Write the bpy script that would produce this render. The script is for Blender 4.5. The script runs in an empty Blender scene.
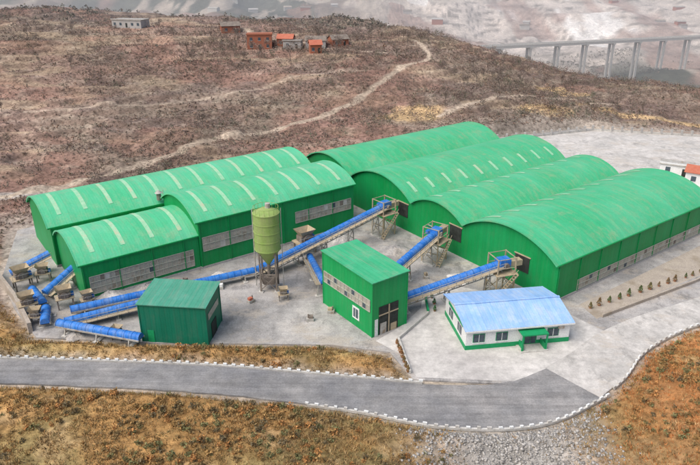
import bpy, bmesh, math, random
import numpy as np
from mathutils import Vector, Matrix
rng=np.random.default_rng(7); random.seed(7)
S=bpy.context.scene
TH=math.radians(36.3); CT,ST=math.cos(TH),math.sin(TH)
def ab(a,b,z=0.0): return Vector((CT*a-ST*b, ST*a+CT*b, z))

# ------------------------------------------------------------ noise
def hs(a,b,s):
    v=np.sin(a*127.1+b*311.7+s*74.7)*43758.5453
    return v-np.floor(v)
def vn(x,y,s=0):
    xi=np.floor(x);yi=np.floor(y);fx=x-xi;fy=y-yi
    fx=fx*fx*(3-2*fx);fy=fy*fy*(3-2*fy)
    return (hs(xi,yi,s)*(1-fx)+hs(xi+1,yi,s)*fx)*(1-fy)+(hs(xi,yi+1,s)*(1-fx)+hs(xi+1,yi+1,s)*fx)*fy
def fbm(x,y,o=4,s=0):
    r=0;a=.5;t=0
    for i in range(o):
        r=r+a*vn(x,y,s+i*3);t+=a;a*=.5
        x,y=x*1.9+y*.6+7.3,y*1.9-x*.6+3.1
    return r/t
def ss(a,b,x):
    t=np.clip((x-a)/(b-a),0,1);return t*t*(3-2*t)

# ------------------------------------------------------------ layout lines
def cr(pts,step=1.5):
    P=[np.array(p,float) for p in pts];P=[2*P[0]-P[1]]+P+[2*P[-1]-P[-2]]
    out=[]
    for i in range(1,len(P)-2):
        n=max(2,int(np.linalg.norm(P[i+1]-P[i])/step))
        for k in range(n):
            t=k/n
            out.append(.5*((2*P[i])+(-P[i-1]+P[i+1])*t+(2*P[i-1]-5*P[i]+4*P[i+1]-P[i+2])*t*t+(-P[i-1]+3*P[i]-3*P[i+1]+P[i+2])*t**3))
    out.append(P[-2]);return np.array(out)
ROAD=cr([(-110,80,2.8),(-75,77.5,2.8),(-50,76.3,2.8),(-21,74.4,3.0),(0,71.2,3.4),(12,68.8,4.3),(23,69.2,4.5),(33,74.5,4.2)])
RAMP=cr([(31,73.6,4.4),(36,77.8,4.1),(41,83,3.6),(49,88.5,3.2),(60,94,3.0),(80,104,3.0),(110,120,3.0)])
YARD=[(-64,104),(-56,93),(-49,85),(-30,83.5),(-3,83),(6,81),(9,74.2),(20,73.4),(30,73.2),(42,82),(60,94),(100,118),(150,150),(140,200),(80,215),(40,200),(-2,172),(-22,165),(-45,152),(-72,127)]
TRACKS=[([(-130,148),(-89,152),(-63,158),(-42,171)],2.6),
        ([(-140,158),(-87,152),(-73,163),(-58,178),(-40,193),(-16,208),(-2,222),(7,238),(20,262)],1.3),
        ([(20,262),(34,280),(30,310)],1.0),([(-60,335),(-30,310),(15,285)],1.0),([(-110,215),(-60,230),(-20,250),(7,262)],.7),([(30,214),(60,240),(100,244)],1.0)]
TR=[(cr([(p[0],p[1],w) for p in pl],6),w) for pl,w in TRACKS]
def dpoly(x,y,pl,hw=None):
    d=np.full(x.shape,1e9)
    for i in range(len(pl)-1):
        ax,ay=pl[i][0],pl[i][1];bx,by=pl[i+1][0],pl[i+1][1]
        dx,dy=bx-ax,by-ay
        t=np.clip(((x-ax)*dx+(y-ay)*dy)/(dx*dx+dy*dy+1e-9),0,1)
        q=np.hypot(x-ax-t*dx,y-ay-t*dy)
        if hw is not None: q=q-(pl[i][2]*(1-t)+pl[i+1][2]*t)
        d=np.minimum(d,q)
    return d
def inside(x,y,poly):
    r=np.zeros(x.shape,bool);n=len(poly)
    for i in range(n):
        x1,y1=poly[i];x2,y2=poly[(i+1)%n]
        if y1==y2: continue
        c=((y1>y)!=(y2>y))&(x<(x2-x1)*(y-y1)/(y2-y1)+x1)
        r^=c
    return r
def flatd(x,y):
    d=np.minimum(dpoly(x,y,ROAD[::3],1),dpoly(x,y,RAMP[::3],1))
    d=np.maximum(d,0)
    dy=dpoly(x,y,YARD+[YARD[0]])
    dy=np.where(inside(x,y,YARD),0,dy)
    return np.minimum(d,dy)
def terr(h,stp,m):
    q=h/stp;f=q-np.floor(q)
    return h*(1-m)+m*stp*(np.floor(q)+ss(.7,1,f))
def height(x,y,d=None):
    if d is None: d=flatd(x,y)
    yed=np.interp(x,[-300,0,40,86,130,220,400],[380,355,318,284,256,220,180])
    hill=20*ss(150,345,y+.1*x)*(1-ss(10,130,x))+5*ss(-75,-170,x)
    drop=72*ss(0,420,y-yed)
    back=ss(100,135,y)
    w=fbm(x/45,y/45,3,5)-.5
    hb=hill+w*10*ss(0,40,d)*back+(fbm(x/14,y/14,3,8)-.5)*2.6*ss(4,30,d)*back
    hb=terr(hb,1.9,.7)*back+hb*(1-back)
    hb=hb-drop
    fr=fbm(x/420,y/600,4,9)
    far=ss(760,1600,y)*(np.abs(fr-.5)*-420+95)+ss(1800,5500,y)*150
    far=far+ss(700,1100,y)*(fbm(x/130,y/170,4,19)-.5)*60
    far=far+ss(400,800,y)*(fbm(x/90,y/90,4,2)-.5)*24
    hb=hb+far
    front=1-ss(84,110,y)
    g=np.exp(-((x-19.5)/10.)**2)
    fr2=.9*ss(0,3,d)+1.3*(fbm(x/7,y/7,3,1)-.4)*ss(0,4,d)
    below=(1-ss(70,74,y))
    fr2=fr2+below*(-6.5*g*ss(0,12,d)+.05*d*(x<10))
    fr2=fr2+7*ss(29,48,x)*ss(1,22,d)*ss(0,1,(62+.5*(x))-y+6)
    h=hb+front*fr2
    w=ss(0.2,3.,d)
    return h*w-.25*(1-w)
def H1(x,y): return float(height(np.array([float(x)]),np.array([float(y)]))[0])

# ------------------------------------------------------------ materials
def newmat(name):
    m=bpy.data.materials.new(name);m.use_nodes=True
    nt=m.node_tree;b=nt.nodes['Principled BSDF'];b.inputs['Specular IOR Level'].default_value=.25
    return m,nt,b
class N:
    def __init__(s,nt): s.nt=nt
    def n(s,t,**k):
        q=s.nt.nodes.new(t)
        for a,v in k.items(): setattr(q,a,v)
        return q
    def l(s,a,b): s.nt.links.new(a,b)
    def coord(s,scale=(1,1,1),out='Object'):
        tc=s.n('ShaderNodeTexCoord');mp=s.n('ShaderNodeMapping');mp.inputs['Scale'].default_value=scale
        s.l(tc.outputs[out],mp.inputs[0]);return mp.outputs[0]
    def noise(s,vec,sc,det=4,rough=.55):
        q=s.n('ShaderNodeTexNoise');q.inputs['Scale'].default_value=sc;q.inputs['Detail'].default_value=det;q.inputs['Roughness'].default_value=rough
        s.l(vec,q.inputs['Vector']);return q.outputs['Fac']
    def ramp(s,fac,stops):
        r=s.n('ShaderNodeValToRGB');e=r.color_ramp.elements
        while len(e)<len(stops): e.new(.5)
        for i,(p,c) in enumerate(stops):
            e[i].position=p;e[i].color=(*c,1) if not isinstance(c,(float,int)) else (c,c,c,1)
        s.l(fac,r.inputs[0]);return r.outputs[0]
    def mix(s,f,a,b,bt='MIX'):
        m=s.n('ShaderNodeMix');m.data_type='RGBA';m.blend_type=bt
        for i,v in ((0,f),(6,a),(7,b)):
            if hasattr(v,'links'): s.l(v,m.inputs[i])
            elif isinstance(v,(tuple,list)): m.inputs[i].default_value=(*v,1)
            else: m.inputs[i].default_value=v
        return m.outputs[2]
    def m(s,op,a,b=0.0):
        q=s.n('ShaderNodeMath');q.operation=op
        for i,v in ((0,a),(1,b)):
            if hasattr(v,'links'): s.l(v,q.inputs[i])
            else: q.inputs[i].default_value=v
        return q.outputs[0]
    def bump(s,b,hgt,st=.3,dist=.1):
        q=s.n('ShaderNodeBump');q.inputs['Strength'].default_value=st;q.inputs['Distance'].default_value=dist
        s.l(hgt,q.inputs['Height']);s.l(q.outputs[0],b.inputs['Normal'])
def mottled(name,c1,c2,sc=1.,rough=.85,bump=.2,c3=None,metal=0):
    m,nt,b=newmat(name);k=N(nt);v=k.coord()
    f=k.noise(v,sc,5,.6);col=k.ramp(f,[(.35,c1),(.65,c2)])
    f2=k.noise(v,sc*9,3)
    col=k.mix(1.,col,k.ramp(f2,[(.3,.8),(.7,1.15)]),'MULTIPLY')
    if c3: col=k.mix(k.ramp(k.noise(v,sc*.45,4,.7),[(.52,0.),(.66,1.)]),col,c3)
    k.l(col,b.inputs['Base Color']);b.inputs['Roughness'].default_value=rough;b.inputs['Metallic'].default_value=metal
    if bump: k.bump(b,f2,bump,.05)
    return m
def panel(name,base,fade,dirt,period=1.0,axis='x',rough=.5,dirtamt=.5,streak=(1.2,.12,1),seam=.82,big=.09):
    m,nt,b=newmat(name);k=N(nt);v=k.coord()
    sp=k.n('ShaderNodeSeparateXYZ');k.l(v,sp.inputs[0])
    co=sp.outputs[0] if axis=='x' else k.m('ADD',sp.outputs[0],sp.outputs[1])
    q=k.m('DIVIDE',co,period);fr=k.m('FRACT',q);fl=k.m('FLOOR',q)
    wn=k.n('ShaderNodeTexWhiteNoise');wn.noise_dimensions='1D';k.l(fl,wn.inputs['W'])
    f=k.noise(v,big,5,.65)
    col=k.mix(k.ramp(f,[(.36,0.),(.64,1.)]),base,fade)
    st=k.noise(k.coord(streak),1.0,6,.7)
    col=k.mix(k.m('MULTIPLY',k.ramp(st,[(.47,0.),(.75,1.)]),dirtamt),col,dirt)
    bl=k.noise(v,.28,6,.78)
    col=k.mix(k.m('MULTIPLY',k.ramp(bl,[(.54,0.),(.68,1.)]),dirtamt*.85),col,dirt)
    col=k.mix(1.,col,k.ramp(wn.outputs['Value'],[(0,.95),(1,1.04)]),'MULTIPLY')
    sm=k.m('LESS_THAN',fr,.09)
    col=k.mix(sm,col,k.mix(1.,col,(seam,seam,seam),'MULTIPLY'))
    fn=k.noise(v,3.5,4,.7);col=k.mix(1.,col,k.ramp(fn,[(.3,.92),(.7,1.06)]),'MULTIPLY')
    k.l(col,b.inputs['Base Color']);b.inputs['Roughness'].default_value=rough
    rib=k.m('ABSOLUTE',k.m('SUBTRACT',k.m('FRACT',k.m('MULTIPLY',q,2.)),.5))
    hh=k.m('ADD',rib,k.m('MULTIPLY',k.noise(v,.7,3),2.5))
    k.bump(b,hh,.18,.06)
    return m
M={}
M['roofL']=panel('left_roof_sheet',(.075,.49,.235),(.12,.54,.30),(.34,.45,.27),1.0,'x',.42,.45,seam=.92)
M['roofR']=panel('right_roof_sheet',(.05,.435,.19),(.09,.49,.25),(.32,.40,.22),1.0,'x',.42,.55,seam=.93)
M['wallG']=panel('green_wall_sheet',(.003,.24,.055),(.008,.29,.085),(.06,.22,.09),.9,'xy',.45,.35,(1.5,1.5,.15),.87)
M['wallH']=panel('hut_green_sheet',(.004,.29,.075),(.010,.33,.09),(.08,.25,.11),.8,'xy',.45,.35,(1.5,1.5,.15),.82)
M['wallT']=panel('teal_wall_sheet',(.006,.15,.085),(.01,.18,.105),(.08,.16,.11),.8,'xy',.5,.4,(1.5,1.5,.15),.8)
M['roofT']=panel('teal_roof_sheet',(.06,.29,.19),(.09,.33,.23),(.24,.32,.25),.8,'x',.5,.6,big=.3)
M['roofH']=panel('hut_roof_sheet',(.04,.40,.18),(.07,.44,.22),(.24,.37,.23),.8,'x',.5,.6,big=.3)
M['roofB']=panel('blue_roof_sheet',(.26,.45,.76),(.34,.53,.82),(.56,.61,.69),.75,'x',.45,.6,(1.2,.3,1),.86,big=.3)
M['strip']=mottled('translucent_panel',(.40,.64,.42),(.27,.58,.35),1.2,.5,.05,(.46,.52,.34))
M['window']=mottled('window_band_sheet',(.46,.41,.34),(.33,.33,.28),.8,.35,.05,(.25,.21,.15))
M['frame']=mottled('window_frame_paint',(.34,.37,.31),(.46,.45,.38),2,.6,0)
M['white']=mottled('white_paint',(.78,.79,.77),(.70,.71,.69),.7,.6,.05)
M['glass']=mottled('dark_window_glass',(.05,.07,.09),(.09,.12,.14),1.5,.15,0)
M['green']=mottled('green_trim_paint',(.01,.28,.10),(.015,.32,.12),2,.5,0)
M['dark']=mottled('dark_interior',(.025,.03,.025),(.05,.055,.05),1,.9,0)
M['blue']=panel('blue_conveyor_cover',(.02,.16,.55),(.04,.21,.61),(.22,.31,.48),1.2,'x',.45,.6,(1,1,1),.7,big=.5)
M['steel']=mottled('pale_steel',(.50,.49,.45),(.36,.34,.30),1.5,.6,.1,(.3,.23,.16))
M['tan']=mottled('dusty_steel',(.50,.40,.26),(.36,.30,.21),1.2,.75,.1)
M['rust']=mottled('rusty_machine',(.16,.13,.11),(.27,.23,.19),1.,.8,.2)
M['belt']=mottled('rubber_belt',(.03,.03,.03),(.07,.065,.06),1.,.9,.1)
M['silo']=panel('olive_silo_paint',(.26,.38,.10),(.32,.42,.14),(.35,.34,.18),1.3,'x',.55,.65,(1,1,.3),1.,big=.5)
M['stone']=mottled('pale_stone',(.60,.58,.54),(.45,.43,.39),1.2,.9,.2)
M['retain']=mottled('retaining_concrete',(.45,.39,.32),(.36,.31,.26),.5,.9,.2,(.30,.25,.19))
M['redroof']=mottled('red_roof',(.45,.13,.08),(.50,.18,.11),1.,.7,.1)
M['brick']=mottled('red_brick',(.40,.14,.08),(.34,.14,.09),.6,.9,.2)
M['greywall']=mottled('grey_render',(.48,.46,.43),(.40,.38,.36),.6,.9,.1)
M['bark']=mottled('bark',(.15,.125,.105),(.21,.175,.145),2,.95,.2)
M['pot']=mottled('terracotta_pot',(.38,.18,.10),(.3,.15,.09),3,.8,.1)

def gravel_mat(name,c1,c2,c3,track=None,sc=1.,stain=None,fine=(.8,1.2)):
    m,nt,b=newmat(name);k=N(nt);v=k.coord()
    a=k.noise(v,.06*sc,6,.7);col=k.ramp(a,[(.38,c1),(.5,c2),(.62,c3)])
    bb=k.noise(v,.35*sc,6,.75);col=k.mix(1.,col,k.ramp(bb,[(.32,.74),(.68,1.2)]),'MULTIPLY')
    if stain:
        st=k.noise(k.coord((1,1.7,1)),.11,6,.75)
        col=k.mix(k.ramp(st,[(.52,0.),(.6,.7)]),col,stain)
        st=k.noise(k.coord((1.6,1,1)),.17,6,.75)
        col=k.mix(k.ramp(st,[(.54,0.),(.64,.75)]),col,tuple(q*.66 for q in c1))
        w=k.n('ShaderNodeTexWave');w.wave_type='RINGS';w.inputs['Scale'].default_value=.09;w.inputs['Distortion'].default_value=9;w.inputs['Detail'].default_value=3;w.inputs['Detail Scale'].default_value=.35
        k.l(v,w.inputs[0]);col=k.mix(k.ramp(w.outputs['Fac'],[(.42,0.),(.48,.35),(.54,0.)]),col,c1)
    cc=k.noise(v,4.,3,.7);col=k.mix(1.,col,k.ramp(cc,[(.3,fine[0]),(.7,fine[1])]),'MULTIPLY')
    if track:
        st=k.noise(k.coord(track),1.,5,.7)
        col=k.mix(1.,col,k.ramp(st,[(.35,.82),(.65,1.15)]),'MULTIPLY')
    k.l(col,b.inputs['Base Color']);b.inputs['Roughness'].default_value=.95;k.bump(b,cc,.25,.06);return m
M['yard']=gravel_mat('gravel_yard',(.27,.26,.25),(.36,.345,.33),(.47,.44,.41),None,1.3,(.42,.37,.31))
M['road']=gravel_mat('gravel_road',(.20,.20,.205),(.25,.245,.24),(.33,.315,.30),(.05,1.1,1))
M['conc']=gravel_mat('concrete_apron',(.48,.455,.43),(.56,.535,.50),(.64,.61,.57),None,1.6,None,(.9,1.06))
M['ramp']=gravel_mat('pale_concrete_road',(.46,.44,.41),(.53,.505,.47),(.60,.57,.53),None,1.8,(.50,.45,.39),(.9,1.08))

def attr_mat(name,g=.0,bumpst=.5):
    m,nt,b=newmat(name);k=N(nt);v=k.coord()
    at=k.n('ShaderNodeAttribute');at.attribute_name='Col'
    col=at.outputs['Color']
    if g:
        f=k.noise(v,.9,6,.8);f2=k.noise(v,.2,6,.75)
        col=k.mix(1.,col,k.ramp(f,[(.34,.5),(.5,.98),(.66,1.35)]),'MULTIPLY')
        col=k.mix(1.,col,k.ramp(f2,[(.32,.7),(.68,1.25)]),'MULTIPLY')
        f3=k.noise(k.coord((.022,.008,.05)),1.,7,.75)
        col=k.mix(1.,col,k.ramp(f3,[(.36,.7),(.64,1.3)]),'MULTIPLY')
        vo=k.n('ShaderNodeTexVoronoi');vo.inputs['Scale'].default_value=.75;k.l(v,vo.inputs['Vector'])
        col=k.mix(1.,col,k.ramp(vo.outputs['Distance'],[(.1,.7),(.5,1.08)]),'MULTIPLY')
        k.bump(b,f,bumpst,.6)
    k.l(col,b.inputs['Base Color']);b.inputs['Roughness'].default_value=1;b.inputs['Specular IOR Level'].default_value=.05
    return m
M['terrain']=attr_mat('hillside_earth',1.);M['leaf']=attr_mat('dry_foliage')

# ------------------------------------------------------------ mesh helpers
def basis(d):
    x=d.normalized();z=Vector((0,0,1))
    if abs(x.z)>.98: z=Vector((0,1,0))
    y=z.cross(x).normalized();z=x.cross(y)
    return Matrix((x,y,z)).transposed()
class MB:
    def __init__(s): s.v=[];s.f=[];s.mi=[];s.mats=[]
    def mid(s,m):
        if m not in s.mats: s.mats.append(m)
        return s.mats.index(m)
    def add(s,vs,fs,m):
        o=len(s.v);s.v+= [tuple(p) for p in vs];i=s.mid(m)
        for f in fs: s.f.append([o+q for q in f]);s.mi.append(i)
    def box(s,c,sz,m,R=None):
        x,y,z=[q/2 for q in sz];P=[Vector((i*x,j*y,k*z)) for i in(-1,1) for j in(-1,1) for k in(-1,1)]
        if R is not None: P=[R@p for p in P]
        P=[p+Vector(c) for p in P]
        s.add(P,[(0,1,3,2),(4,6,7,5),(0,4,5,1),(2,3,7,6),(0,2,6,4),(1,5,7,3)],m)
    def b2(s,lo,hi,m):
        s.box([(lo[i]+hi[i])/2 for i in range(3)],[hi[i]-lo[i] for i in range(3)],m)
    def beam(s,p,q,w,h,m):
        p=Vector(p);q=Vector(q);d=q-p;L=d.length
        if L<1e-4:return
        s.box((p+q)/2,(L,w,h),m,basis(d))
    def cyl(s,p,q,r,m,n=12,r2=None,a0=0,a1=2*math.pi,cap=True):
        p=Vector(p);q=Vector(q);R=basis(q-p);r2=r if r2 is None else r2
        full=abs(a1-a0-2*math.pi)<1e-3;k=n if full else n+1
        A=[a0+(a1-a0)*i/n for i in range(k)]
        V=[p+R@Vector((0,r*math.cos(t),r*math.sin(t))) for t in A]+[q+R@Vector((0,r2*math.cos(t),r2*math.sin(t))) for t in A]
        F=[(i,(i+1)%k,k+(i+1)%k,k+i) for i in range(k if full else k-1)]
        if cap: F+=[tuple(range(k))[::-1],tuple(range(k,2*k))]
        s.add(V,F,m)
    def obj(s,name,parent=None,loc=(0,0,0),rot=0,smooth=False):
        me=bpy.data.meshes.new(name);me.from_pydata(s.v,[],s.f)
        for m in s.mats: me.materials.append(M[m])
        me.polygons.foreach_set('material_index',s.mi)
        if smooth: me.polygons.foreach_set('use_smooth',[True]*len(s.f))
        me.update()
        bm=bmesh.new();bm.from_mesh(me);bmesh.ops.recalc_face_normals(bm,faces=bm.faces);bm.to_mesh(me);bm.free()
        if smooth:
            try: me.set_sharp_from_angle(angle=math.radians(40))
            except Exception: pass
        o=bpy.data.objects.new(name,me);S.collection.objects.link(o);o.location=loc;o.rotation_euler=(0,0,rot)
        if parent: o.parent=parent
        return o
def empty(name,loc,rot=0):
    e=bpy.data.objects.new(name,None);S.collection.objects.link(e);e.location=loc;e.rotation_euler=(0,0,rot);e.empty_display_size=1;return e
def slab(name,poly,z,m,skirt=.35):
    bm=bmesh.new();vs=[bm.verts.new((p[0],p[1],z)) for p in poly];f=bm.faces.new(vs)
    lo=[bm.verts.new((p[0],p[1],z-skirt)) for p in poly];n=len(poly)
    for i in range(n): bm.faces.new((vs[i],vs[(i+1)%n],lo[(i+1)%n],lo[i]))
    bmesh.ops.triangulate(bm,faces=[f])
    bmesh.ops.recalc_face_normals(bm,faces=bm.faces)
    me=bpy.data.meshes.new(name);bm.to_mesh(me);bm.free();me.materials.append(M[m])
    o=bpy.data.objects.new(name,me);S.collection.objects.link(o);return o
def offs(pl,side,extra=0,wob=0):
    out=[]
    for i in range(len(pl)):
        a=pl[max(i-1,0)];b=pl[min(i+1,len(pl)-1)];d=np.array([b[0]-a[0],b[1]-a[1]]);d/=np.linalg.norm(d)
        n=np.array([-d[1],d[0]])*side;w=pl[i][2]+extra+wob*random.uniform(-1,1)
        out.append((pl[i][0]+n[0]*w,pl[i][1]+n[1]*w))
    return out

# ------------------------------------------------------------ terrain
def axis(lo,hi,st,far_lo,far_hi,g=1.09):
    a=list(np.arange(lo,hi,st));s=st
    while a[-1]<far_hi: s*=g;a.append(a[-1]+s)
    s=st;b=[lo]
    while b[0]>far_lo: s*=g;b.insert(0,b[0]-s)
    return np.array(b[:-1]+a)
xs=axis(-150,150,.9,-5000,5000,1.035);y1=axis(48,215,.8,-80,215.5);y2=[y1[-1]]
st=.9
while y2[-1]<7000:
    st=min(st*1.02,1.5) if y2[-1]<420 else min(st*1.03,10 if y2[-1]<2500 else 1e9)
    y2.append(y2[-1]+st)
ys=np.concatenate([y1,np.array(y2[1:])])
X,Y=np.meshgrid(xs,ys);shp=X.shape;X=X.ravel();Y=Y.ravel()
D=flatd(X,Y);Z=height(X,Y,D)
nx,ny=len(xs),len(ys)
gy,gx=np.gradient(Z.reshape(shp),ys,xs);SL=np.hypot(gx,gy).ravel();GX=gx.ravel()
idx=np.arange(nx*ny).reshape(ny,nx)
F=np.stack([idx[:-1,:-1],idx[:-1,1:],idx[1:,1:],idx[1:,:-1]],-1).reshape(-1,4)
def C(*c): return np.array(c)[None,:]
def L(a,b,t): return a*(1-t[:,None])+b*t[:,None]
def colour(X,Y,D,Z):
    n1=fbm(X/55,Y/55,3,11);n2=fbm(X/13,Y/13,4,12);n3=fbm(X/4,Y/4,3,13)
    c=L(C(.285,.195,.155),C(.26,.205,.16),ss(.4,.6,n1))
    c=L(c,C(.19,.14,.12),ss(.46,.6,n2)*.75)
    c=L(c,C(.37,.285,.195),ss(.56,.68,fbm(X/24,Y/10,3,14))*.65)
    c=L(c,C(.30,.165,.125),ss(.54,.66,fbm(X/30,Y/18,3,18))*.5)
    c=L(c,C(.41,.34,.265),ss(.60,.7,n3)*.35)
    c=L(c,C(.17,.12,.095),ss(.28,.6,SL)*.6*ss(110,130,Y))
    for (px,py,rx,ry,a) in [(22,217,13,9,.3),(70,227,9,6,0),(100,232,14,5,-.2),(118,228,12,4,-.3),(86,262,12,5,0),(-30,150,6,2,.4)]:
        u=(X-px)*math.cos(a)+(Y-py)*math.sin(a);v=-(X-px)*math.sin(a)+(Y-py)*math.cos(a)
        r=np.hypot(u/rx,v/ry)+(n3-.5)*.8+(n2-.5)*.8
        c=L(c,C(.54,.38,.21),(1-ss(.7,1.1,r))*.95)
    for pl,w in TR:
        q=dpoly(X,Y,pl)+ (n3-.5)*1.6
        c=L(c,C(.48,.39,.30) if w<2 else C(.42,.39,.35),(1-ss(w*.7,w*1.5,q))*(.9 if w>.9 else .5))
    fr=1-ss(84,100,Y)
    g=L(C(.37,.215,.085),C(.27,.205,.09),ss(.4,.6,n2))
    g=L(g,C(.43,.30,.155),ss(.54,.68,n3)*.7)
    g=L(g,C(.42,.18,.07),ss(28,48,X)*ss(.38,.56,fbm(X/6,Y/6,3,22))*.85)
    gul=np.exp(-((X-19.5+ (n2-.5)*6)/10.5)**4)*(1-ss(70,74,Y))
    g=L(g,C(.385,.37,.345),gul*.97)
    g=L(g,C(.29,.27,.24),gul*ss(.52,.62,n3)*.8)
    c=L(c,g,fr)
    c=L(c,C(.40,.355,.30),(1-ss(.6,2.2,D+(n3-.5)*2))*.8)
    bk=(1-ss(3,14,D+(n2-.5)*10))*ss(118,130,Y)
    c=L(c,C(.36,.31,.26),bk*.7)
    far=ss(360,600,Y)
    q=fbm(X/110,Y/260,4,31);q2=fbm(X/35,Y/100,4,32)
    fc=L(C(.23,.18,.145),C(.10,.10,.075),ss(.44,.54,q))
    fc=L(fc,C(.40,.34,.28),ss(.53,.58,q2)*.9)
    qq=ss(.48,.53,fbm(X/160,Y/380,5,35))*ss(-50,200,X)*ss(750,950,Y)
    fc=L(fc,C(.60,.53,.47),qq)
    ter=Z/7+fbm(X/60,Y/60,3,3)*.8;ter=ter-np.floor(ter)
    fc=L(fc,C(.20,.175,.15),qq*(1-ss(.1,.3,ter))*.85)
    fc=L(fc,C(.82,.79,.75),ss(.60,.63,fbm(X/60,Y/170,4,39))*qq)
    fc=L(fc,C(.30,.18,.14),ss(.57,.61,fbm(X/70,Y/150,3,37))*.6)
    fc=fc*(1-.35*np.clip(GX*2.5,-1,1))[:,None] if False else fc
    return L(c,fc,far)
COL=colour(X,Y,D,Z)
def colmesh(name,V,F,cols,mat,smooth=False):
    me=bpy.data.meshes.new(name);nv=len(V);nf=len(F);k=F.shape[1]
    me.vertices.add(nv);me.vertices.foreach_set('co',V.astype(np.float32).ravel())
    me.loops.add(nf*k);me.loops.foreach_set('vertex_index',F.astype(np.int32).ravel())
    me.polygons.add(nf);me.polygons.foreach_set('loop_start',np.arange(0,nf*k,k,dtype=np.int32));
    me.update(calc_edges=True)
    at=me.color_attributes.new('Col','FLOAT_COLOR','POINT')
    at.data.foreach_set('color',np.concatenate([cols,np.ones((nv,1))],1).astype(np.float32).ravel())
    if smooth: me.polygons.foreach_set('use_smooth',np.ones(nf,bool))
    me.materials.append(mat);me.validate()
    o=bpy.data.objects.new(name,me);S.collection.objects.link(o);return o
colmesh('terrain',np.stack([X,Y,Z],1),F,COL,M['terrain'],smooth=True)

# ------------------------------------------------------------ scatter
def leaves(name,px,py,pz,size,cols,nb,kind,flat=.7,ll=(.10,.24)):
    n=len(px)
    P=np.stack([px,py,pz],1)[:,None,:];s=size[:,None]
    if kind=='grass':
        ang=rng.uniform(0,6.28,(n,nb));r=rng.uniform(0,.6,(n,nb))*s
        base=P+np.stack([r*np.cos(ang),r*np.sin(ang),-0.08*np.ones_like(r)],-1)
        hh=rng.uniform(.4,1.,(n,nb))*s;lean=rng.uniform(.1,.7,(n,nb))*s
        tip=base+np.stack([lean*np.cos(ang),lean*np.sin(ang),hh],-1)
        w=.14*s*np.ones((n,nb));a2=rng.uniform(0,6.28,(n,nb))
        o=np.stack([w*np.cos(a2),w*np.sin(a2),0*w],-1)
        T=np.stack([base-o,base+o,tip],2)
    else:
        d=rng.normal(size=(n,nb,3));d/=np.linalg.norm(d,axis=-1,keepdims=True)
        rr=rng.uniform(.35,1,(n,nb,1))
        ctr=P+d*rr*s[...,None]*np.array([1,1,flat])*.5;ctr[...,2]+=s*flat*.4
        ls=rng.uniform(ll[0],ll[1],(n,nb,1))*s[...,None]
        e1=rng.normal(size=(n,nb,3));e1/=np.linalg.norm(e1,axis=-1,keepdims=True)
        e2=np.cross(e1,rng.normal(size=(n,nb,3)));e2/=np.linalg.norm(e2,axis=-1,keepdims=True)
        T=np.stack([ctr+e1*ls,ctr-e1*ls*.5+e2*ls,ctr-e1*ls*.5-e2*ls],2)
    V=T.reshape(-1,3);F=np.arange(len(V)).reshape(-1,3)
    cc=cols[:,None,:]*rng.uniform(.7,1.3,(n,nb,1));cc=np.repeat(cc.reshape(-1,3),3,axis=0)
    return colmesh(name,V,F,cc,M['leaf'])
def field(n,x0,x1,y0,y1,mind=1.2,dens=None):
    x=rng.uniform(x0,x1,n);y=rng.uniform(y0,y1,n)
    k=np.abs(x)<y*.66+14;x,y=x[k],y[k]
    if dens is not None:
        k=rng.uniform(0,1,len(x))<dens(x,y);x,y=x[k],y[k]
    d=flatd(x,y);k=d>mind
    for pl,w in TR: k&=dpoly(x,y,pl)>w*1.3
    x,y,d=x[k],y[k],d[k];return x,y,height(x,y,d),d
def pick(n,pal,w=None):
    pal=np.array(pal);return pal[rng.choice(len(pal),n,p=w)]
gd=lambda x,y:(1-.96*np.exp(-((x-19.5)/10.)**4)*(y<72))*(.3+.7*ss(.4,.55,fbm(x/3,y/3,3,41)))
x,y,z,d=field(90000,-62,75,50,96,.6,gd)
gc=pick(len(x),[(.41,.245,.10),(.36,.25,.11),(.28,.22,.10),(.47,.33,.17),(.24,.16,.08)])
rd=(x>32)&(rng.uniform(0,1,len(x))<.55);gc[rd]=(.47,.21,.08)
leaves('dry_grass',x,y,z,rng.uniform(.2,.6,len(x)),gc,6,'grass')
x,y,z,d=field(6500,-62,75,50,84,1.2,lambda x,y:gd(x,y)*ss(.44,.6,fbm(x/8,y/8,3,44)))
bc=pick(len(x),[(.24,.17,.08),(.34,.21,.085),(.19,.185,.085),(.42,.21,.08),(.15,.12,.07)])
leaves('dry_scrub_bushes',x,y,z,rng.uniform(.4,1.25,len(x)),bc,34,'bush',.7,(.08,.18))
hd=lambda x,y:(.35+.65*ss(.42,.58,fbm(x/16,y/16,3,12)))*(1-.8*ss(.58,.66,fbm(x/24,y/10,3,14)))
x,y,z,d=field(170000,-250,250,105,400,2.5,hd)
sz=rng.uniform(.4,1.15,len(x))*np.where(rng.uniform(0,1,len(x))<.03,1.9,1)
leaves('hillside_scrub',x,y,z,sz,pick(len(x),[(.235,.17,.145),(.27,.195,.155),(.20,.16,.14),(.30,.205,.15),(.255,.215,.165),(.17,.155,.12)]),9,'bush')
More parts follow.
